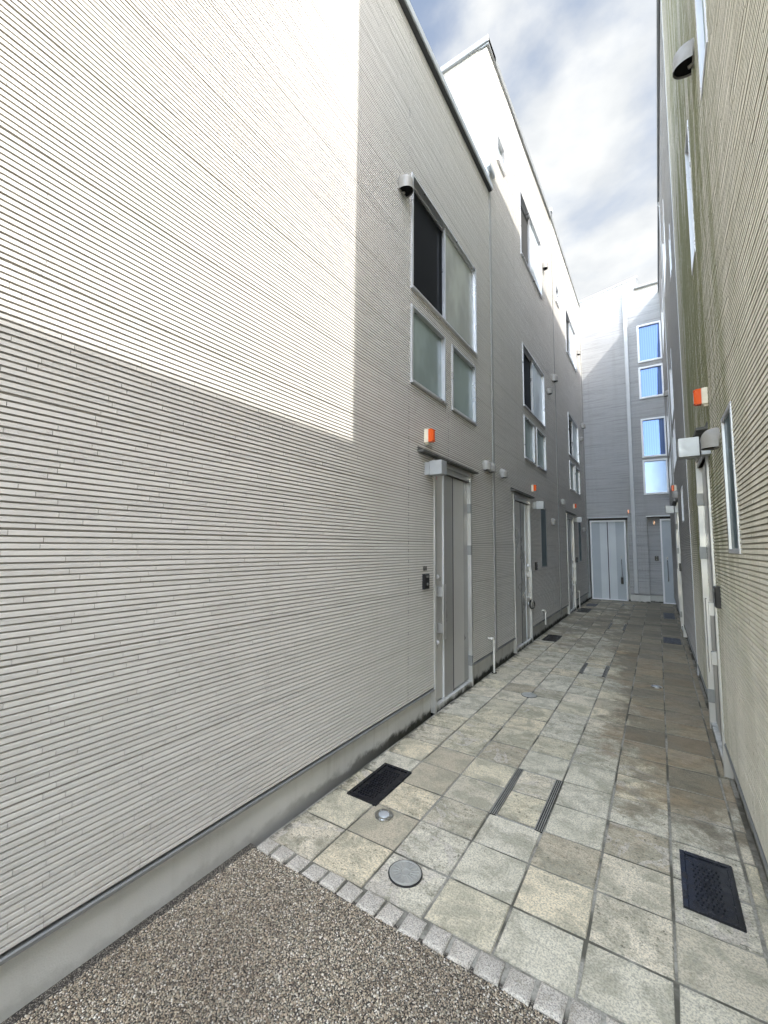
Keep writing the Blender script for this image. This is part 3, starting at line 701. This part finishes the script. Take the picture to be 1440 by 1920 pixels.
# pebbles: a fan of tiny stones over the near ground
def pebbles():
    sp = .0064; xs = np.arange(-1.80, .30, sp); ys = np.arange(.42, 1.60, sp); X, Y = np.meshgrid(xs, ys); X = X.ravel(); Y = Y.ravel()
    n = len(X); X = X+rng.uniform(-.45, .45, n)*sp; Y = Y+rng.uniform(-.45, .45, n)*sp
    lim = 1.525+.028*(X+1.79); k = (Y < lim)&(Y > .42+(.33)*(X+1.8)); X, Y = X[k], Y[k]; n = len(X)
    s = rng.uniform(.0023, .0052, n); ax = rng.uniform(.75, 1.3, (n, 3)); ax[:, 2] *= .7
    base = np.array([[1, 0, 0], [0, 1, 0], [-1, 0, 0], [0, -1, 0], [0, 0, 1], [0, 0, -1]], float)
    base = np.vstack([base[:4], base[4:]])
    fc = np.array([[0, 1, 4], [1, 2, 4], [2, 3, 4], [3, 0, 4], [1, 0, 5], [2, 1, 5], [3, 2, 5], [0, 3, 5]])
    th = rng.uniform(0, 6.28, n); ti = rng.uniform(-.7, .7, n)
    P = base[None]*ax[:, None]*s[:, None, None]
    x_, y_, z_ = P[..., 0], P[..., 1], P[..., 2]
    x2 = x_*np.cos(ti)[:, None]+z_*np.sin(ti)[:, None]; z2 = -x_*np.sin(ti)[:, None]+z_*np.cos(ti)[:, None]
    x3 = x2*np.cos(th)[:, None]-y_*np.sin(th)[:, None]; y3 = x2*np.sin(th)[:, None]+y_*np.cos(th)[:, None]
    V = np.stack([x3+X[:, None], y3+Y[:, None], z2+(-.0035+rng.uniform(-.001, .0012, n))[:, None]], -1).reshape(-1, 3)
    Fc = (fc[None]+(np.arange(n)*6)[:, None, None]).reshape(-1, 3)
    me = bpy.data.meshes.new('gravel'); me.vertices.add(len(V)); me.vertices.foreach_set('co', V.ravel())
    me.loops.add(Fc.size); me.loops.foreach_set('vertex_index', Fc.ravel().astype(np.int32)); me.polygons.add(len(Fc))
    me.polygons.foreach_set('loop_start', np.arange(0, Fc.size, 3, dtype=np.int32))
    at = me.attributes.new('rnd', 'FLOAT', 'FACE'); at.data.foreach_set('value', np.repeat(rng.random(n), 8)); me.update(calc_edges=True)
    me.polygons.foreach_set('use_smooth', np.ones(len(Fc), dtype=bool)); me.materials.append(M['pebble'])
    o = bpy.data.objects.new('gravel', me); COL.objects.link(o); o['kind'] = 'stuff'
pebbles()

# ------------------------------------------------------------------ things set into the ground
def meter_lid(name, x0, x1, y0, y1, label, mat='lidblack', full=True, group='black meter box lids in the paving'):
    c = ((x0+x1)/2, (y0+y1)/2, 0); r = empty(name, c, label, 'drain cover', group)
    f = MB(); t = .022
    f.box(F0, y0, y1, x0, x0+t, -.02, .009, bev=.003).box(F0, y0, y1, x1-t, x1, -.02, .009, bev=.003).box(F0, y0, y0+t, x0+t, x1-t, -.02, .009).box(F0, y1-t, y1, x0+t, x1-t, -.02, .009)
    f.box(F0, y0+t, y1-t, x0+t, x1-t, -.02, .0022)
    f.build('rim', M[mat], r)
    l = MB(); l.box(F0, y0+t+.003, y1-t-.003, x0+t+.003, x1-t-.003, -.01, .0045)
    if full:
        ny = int((y1-y0-.10)/.022); nx = int((x1-x0-.09)/.018)
        for a in range(ny):
            for b in range(nx):
                if abs(a-ny/2) < 2.2 and 3 < b < nx-4: continue
                px = x0+.048+b*.018+(.006 if a % 2 else 0); py = y0+.052+a*.022
                l.box(F0, py, py+.014, px, px+.007, .004, .0085, bev=.002)
        # recessed hand grip with three bars
        cx, cy = c[0], c[1]
        for q in range(3): l.box(F0, cy-.02, cy+.025, cx-.022+q*.018, cx-.018+q*.018, .004, .0075)
    l.build('lid', M[mat], r); return r
meter_lid('meter_box_lid', -1.692, -1.470, 2.152, 2.590, 'glossy black lid beside the left wall, nearest to the gravel')
meter_lid('meter_box_lid', .030, .240, 2.330, 2.738, 'large black patterned lid on the near right, close to the mossy wall')
meter_lid('meter_box_lid', -1.70, -1.47, 7.42, 7.94, 'black lid by the left wall just past the second left door', full=False)
meter_lid('meter_box_lid', .015, .262, 8.40, 8.92, 'dull dark blue lid near the right wall in front of the second right door', 'lidworn', False)
meter_lid('meter_box_lid', .045, .262, 11.3, 12.3, 'farthest dull lid on the right, in front of the end house', 'lidworn', False)
meter_lid('meter_box_lid', -1.73, -1.47, 11.25, 11.95, 'black lid by the left wall at the foot of the third left door', full=False)
meter_lid('meter_box_lid', -1.70, -1.45, 12.5, 13.05, 'farthest dull lid on the left, in front of the double striped end door', 'lidworn', False)
for (x, y, w_) in ((-1.585, 7.36, .30), (-1.585, 12.42, .3)):
    pass
def round_cover(x, y, r, label, n_rad=18):
    o = MB(); o.disc((x, y), r, -.01, .005, 40, 0); o.disc((x, y), r*.93, .0, .0075, 40, 1)
    for k in range(n_rad):
        t = 2*math.pi*k/n_rad
        p0, p1 = r*.30, r*.78; a = .0028
        dx, dy = math.cos(t), math.sin(t); nx, ny = -dy*a, dx*a
        q = [(x+dx*p0-nx, y+dy*p0-ny), (x+dx*p1-nx, y+dy*p1-ny), (x+dx*p1+nx, y+dy*p1+ny), (x+dx*p0+nx, y+dy*p0+ny)]
        kk = len(o.v); o.v += [(a_, b_, .0074) for a_, b_ in q]+[(a_, b_, .0098) for a_, b_ in q]
        for f in ((4, 5, 6, 7), (0, 1, 5, 4), (1, 2, 6, 5), (2, 3, 7, 6), (3, 0, 4, 7)): o.f.append(tuple(kk+i for i in f)); o.mi.append(1)
    for rr in (.85, .25):
        pts = [(x+r*rr*math.cos(t), y+r*rr*math.sin(t), .0078) for t in np.linspace(0, 2*math.pi, 40)]; o.tube(pts, .0022, 6, False, 1)
    ob = o.build('manhole_cover', [M['black'], M['lidgrey']], None, (x, y, 0)); tag(ob, label, 'manhole cover', 'round grey covers in the paving'); return ob
round_cover(-1.064, 1.812, .082, 'round grey ribbed cover in the front row of pavers, next to the granite setts')
round_cover(-1.195, 4.60, .080, 'round grey cover on a paver joint opposite the first left door, farther into the lane')
def ground_light(x, y, label):
    e_ = empty('ground_light', (x, y, 0), label, 'light', 'recessed ground lights')
    o = MB(); o.disc((x, y), .055, -.01, .0075, 32); o.disc((x, y), .047, .007, .010, 32); 
    for k in range(3): t = 2.1*k+.5; o.disc((x+.043*math.cos(t), y+.043*math.sin(t)), .004, .0098, .0115, 8)
    o.build('ring', M['steel'], e_)
    g = MB(); g.tube([(x, y, .0095), (x, y, .013), (x, y, .0155), (x, y, .017)], [.034, .032, .022, .006], 24); g.build('lens', M['glens'], e_, smooth=True); return e_
s = NB('ground_light_lens'); s.to('Base Color', (.42, .44, .46, 1)); s.to('Roughness', .15); s.b.inputs['Coat Weight'].default_value = 1; M['glens'] = s.m
ground_light(-1.381, 2.107, 'round steel light flush in the paving beside the near left black lid')
ground_light(-.075, 5.70, 'round steel light flush in the stained paving of the right half, deeper in the lane')
def slot_cover(y0, y1, label, x0=-.885, x1=-.590):
    e_ = empty('slot_drain', (x0, y0, 0), label, 'drain', 'steel slot drain covers filled with pavers')
    # follow the skew of the courses by a small turn
    for x in (x0+.002, x1-.040):
        b_ = MB(); b_.box(F0, y0, y1, x, x+.038, -.01, .0045); b_.build('slot', M['dark'], e_)
        g = MB()
        for q in range(4): g.box(F0, y0, y1, x+q*.0110, x+q*.0110+.0052, .0038, .0078)
        g.build('grate_bars', M['grate'], e_)
    t = MB()
    for y in (y0, y1-.006): t.box(F0, y, y+.006, x0+.04, x1-.04, -.01, .0055)
    t.build('edge_trim', M['grate'], e_); return e_
slot_cover(2.474, 3.066, 'steel slot drain frame round two pavers, nearest, in the middle of the lane')
slot_cover(5.765, 6.31, 'second steel slot drain frame from the gravel, level with the second left door')
slot_cover(9.2, 9.95, 'third slot drain frame, dark and worn, far down the lane')
slot_cover(13.0, 13.5, 'farthest slot drain frame, close to the end house doors')

# ------------------------------------------------------------------ things fixed to the walls (local +X points out of the wall)
def make_hood(label, r=.06):
    e_ = empty('vent_hood', (0, 0, 0), label, 'vent', 'metal vent hoods on the walls')
    v = []; f = []; n = 18; prof = []
    for t in np.linspace(0, math.pi/2, 8): prof.append((math.cos(t), math.sin(t)*1.05))      # dome from the lip upward
    ring = [(1.02, -1.25), (1.0, -.6)]+[(p[0], p[1]*1.15) for p in prof]
    mb = MB(); k0 = 0
    for (s_, z) in ring:
        s2 = max(s_, .02)
        for j in range(n+1):
            t = -math.pi/2+math.pi*j/n
            mb.v.append((.012+r*1.55*s2*max(0, math.cos(t))**.8 if True else 0, r*s2*math.sin(t), r*z))
    for i in range(len(ring)-1):
        for j in range(n):
            mb.f.append((i*(n+1)+j, i*(n+1)+j+1, (i+1)*(n+1)+j+1, (i+1)*(n+1)+j)); mb.mi.append(0)
    mb.build('hood', M['hood'], e_, smooth=True)
    g = MB(); g.face([(.012+r*1.45*max(0, math.cos(t))**.8, r*.94*math.sin(t), -r*1.05) for t in np.linspace(-math.pi/2, math.pi/2, n)]); g.build('grille', M['dark'], e_)
    fl = MB(); fl.tube([(0.0, 0, 0), (.012, 0, 0)], r*1.13, 28); fl.tube([(.002, 0, -r*1.1), (.03, 0, -r*1.3)], .010, 8); fl.build('flange', M['hood'], e_)
    return e_
def hood_at(first, F, a, z, label, sc_=1.0):
    p = F(a, .004, z); rz = 0 if F is FL else (math.pi if F is FR else -math.pi/2)
    o = copy_tree(first, p, rz, label); o.scale = (sc_*.9,)*3; return o
h0 = make_hood('vent hood high on the low house wall, left of the dark open window'); h0.location = FL(2.97, .004, 4.82); h0.scale = (1.1,)*3
hood_at(h0, FL, 5.02, 2.60, 'front vent hood of the pair right of the first left door', 1.0)
hood_at(h0, FL, 5.20, 2.60, 'rear vent hood of the pair right of the first left door, half hidden', 1.0)
hood_at(h0, FL, 5.70, 2.60, 'vent hood just beyond the joint between the low and the tall house', 1.0)
hood_at(h0, FL, 8.98, 2.10, 'vent hood right of the narrow window by the second left door', 1.0)
hood_at(h0, FL, 9.45, 5.32, 'larger vent hood at second floor height by the second joint', 1.25)
hood_at(h0, FL, 8.93, 4.85, 'smaller vent hood right of the second black open window', 1.0)
hood_at(h0, FL, 8.78, 7.55, 'sunlit vent hood beside the top window of the first tall house', 1.1)
hood_at(h0, FL, 10.10, 2.62, 'vent hood left of the third left door', 1.0)
hood_at(h0, FL, 13.25, 2.10, 'lowest vent hood in the far left corner', 1.0)
hood_at(h0, FL, 13.65, 5.30, 'upper of two vent hoods in the far left corner at second floor height', 1.25)
hood_at(h0, FL, 13.25, 4.80, 'lower of two vent hoods in the far left corner at second floor height', 1.0)
hood_at(h0, FL, 13.2, 7.45, 'sunlit vent hood beside the farthest top window', 1.1)
hood_at(h0, FR, 3.12, 2.22, 'large looking vent hood on the mossy wall beside the narrow near window', .95)
hood_at(h0, FR, 3.20, 4.86, 'vent hood high on the mossy wall seen from below at the top right', 1.25)
hood_at(h0, FR, 8.85, 2.52, 'vent hood under the far right orange lamp', 1.0)
hood_at(h0, FR, 10.7, 4.95, 'small vent hood high on the far right wall beside the white windows', 1.0)

def make_alarm(label):
    e_ = empty('alarm_lamp', (0, 0, 0), label, 'lamp', 'orange alarm lamps above the doors')
    G = lambda a, d, z: (d, a, z)
    b = MB(); b.box(G, -.030, .030, 0, .042, -.065, .065, bev=.006); b.box(G, -.012, .012, 0, .03, -.08, -.065); b.build('housing', M['cream'], e_)
    l = MB(); l.box(G, -.028, .028, .0425, .090, -.062, .062, bev=.012)
    for z in (-.055, .049): l.box(G, -.0292, .0292, .043, .0915, z, z+.006)
    l.build('lens', M['lens'], e_); return e_
a0_ = make_alarm('orange alarm lamp above the nearest left door'); a0_.location = FL(3.435, .004, 2.605)
def alarm_at(F, a, z, label, s=.88):
    rz = 0 if F is FL else (math.pi if F is FR else -math.pi/2); o = copy_tree(a0_, F(a, .004, z), rz, label); o.scale = (s,)*3; return o
alarm_at(FL, 7.42, 2.60, 'orange alarm lamp above the second left door')
alarm_at(FL, 11.72, 2.66, 'orange alarm lamp above the third left door')
alarm_at(FR, 3.58, 2.62, 'bright orange alarm lamp on the near right wall above the mossy house door')
alarm_at(FR, 9.30, 2.68, 'orange alarm lamp on the far right wall above the second right door')
alarm_at(FB, -.69, 2.66, 'red orange alarm lamp above the striped end door')
alarm_at(FB2, -.06, 2.32, 'dark alarm lamp in the shaded recess beside the far right end door')

def make_light(label):
    e_ = empty('wall_light', (0, 0, 0), label, 'lamp', 'square metal wall lights beside the door heads')
    G = lambda a, d, z: (d, a, z)
    b = MB(); b.box(G, -.045, .05, 0, .055, -.06, .06, bev=.004); b.build('mount', M['lightbox'], e_)
    l = MB(); l.box(G, -.058, .058, .064, .185, -.066, .066, bev=.004); l.build('shade', M['lightbox'], e_)
    n = MB(); n.box(G, -.03, .03, .058, .07, -.03, .03); n.build('neck', M['slot'], e_); return e_
l0 = make_light('square metal wall light at the head of the nearest left door'); l0.location = FL(3.455, .004, 2.29)
def light_at(F, a, z, label):
    rz = 0 if F is FL else (math.pi if F is FR else -math.pi/2); return copy_tree(l0, F(a, .004, z), rz, label)
light_at(FL, 7.50, 2.30, 'square wall light right of the second left door')
light_at(FL, 11.82, 2.30, 'square wall light right of the third left door')
light_at(FR, 3.62, 2.27, 'white square wall light on the mossy wall, beside the large vent hood')
light_at(FR, 9.12, 2.27, 'square wall light at the head of the second right door')

def make_intercom(label):
    e_ = empty('intercom', (0, 0, 0), label, 'intercom', 'black intercoms beside the doors')
    G = lambda a, d, z: (d, a, z)
    b = MB(); b.box(G, -.045, .045, 0, .032, -.07, .07, bev=.006); b.build('case', M['black'], e_)
    l = MB(); l.box(G, -.020, .020, .0321, .034, .035, .055); l.box(G, -.012, .012, .0321, .036, -.035, -.012, bev=.002); l.build('button', M['flash'], e_); return e_
i0 = make_intercom('black intercom beside the nearest left door, under its number'); i0.location = FL(3.41, .004, 1.235)
def icom_at(F, a, z, label):
    rz = 0 if F is FL else (math.pi if F is FR else -math.pi/2); return copy_tree(i0, F(a, .004, z), rz, label)
icom_at(FL, 7.56, 1.235, 'black intercom right of the second left door'); icom_at(FL, 11.95, 1.25, 'black intercom right of the third left door')
icom_at(FR, 3.55, 1.235, 'black intercom on the mossy wall beside the near right door'); icom_at(FR, 9.0, 1.235, 'black intercom beside the second right door')
icom_at(FB2, -.04, 1.28, 'black intercom in the shaded recess at the end of the lane')
# door numbers and stickers
def number(txt, F, a, z, label, size=.06):
    cu = bpy.data.curves.new('t', 'FONT'); cu.body = txt; cu.size = size; cu.extrude = .002; cu.align_x = 'CENTER'
    t = bpy.data.objects.new('t', cu); COL.objects.link(t); bpy.context.view_layer.update()
    me = bpy.data.meshes.new_from_object(t); bpy.data.objects.remove(t); me.materials.append(M['black'])
    o = bpy.data.objects.new('door_number', me); COL.objects.link(o); o.location = F(a, .009, z)
    o.rotation_euler = (math.pi/2, 0, math.pi/2 if F is FL else (-math.pi/2 if F is FR else 0)); tag(o, label, 'sign', 'door numbers'); return o
number('101', FL, 3.41, 1.335, 'small black number 101 above the intercom of the nearest left door')
def sticker(F, a, z, label, parent_d=-.0215):
    mb = MB(); mb.box(F, a-.018, a+.018, parent_d, parent_d+.0015, z-.04, z+.04); tag(mb.build('sticker', M['red'], None, F(a, parent_d, z)), label, 'sticker', 'red stickers on the doors')
sticker(FL, 3.70, 2.265, 'small red sticker at the top of the nearest left door')
sticker(FL, 6.36, 2.235, 'small red sticker at the top of the second left door')

def drain_pipe(y, x, ztop, zbot, label, hole=True):
    mb = MB(); r = .012
    mb.tube([(XL, y-.06, ztop), (x-.02, y-.045, ztop), (x, y-.03, ztop), (x, y-.018, ztop-.005), (x, y, ztop-.03), (x, y, ztop-.06), (x, y, zbot)], r, 10)
    mb.tube([(x-.012, y-.052, ztop), (x, y-.03, ztop)], r*1.35, 10); mb.tube([(x, y, ztop-.022), (x, y, ztop-.055)], r*1.35, 10)
    tag(mb.build('drain_pipe', M['pvc'], None, (x, y, 0), smooth=False), label, 'pipe', 'thin white drain pipes at the foot of the left wall')
drain_pipe(5.15, -1.755, .425, -.01, 'thin white bent drain pipe reaching the ground by the first joint')
drain_pipe(8.02, -1.76, .42, .16, 'short white drain pipe ending above the ground past the second left door')
drain_pipe(11.95, -1.76, .44, .0, 'white drain pipe past the third left door')
mb = MB(); mb.disc((-1.755, 5.15), .032, -.002, .0055, 20); tag(mb.build('pipe_hole', M['dark'], None, (-1.755, 5.15, 0)), 'dark hole in the paving round the first drain pipe', 'drain')
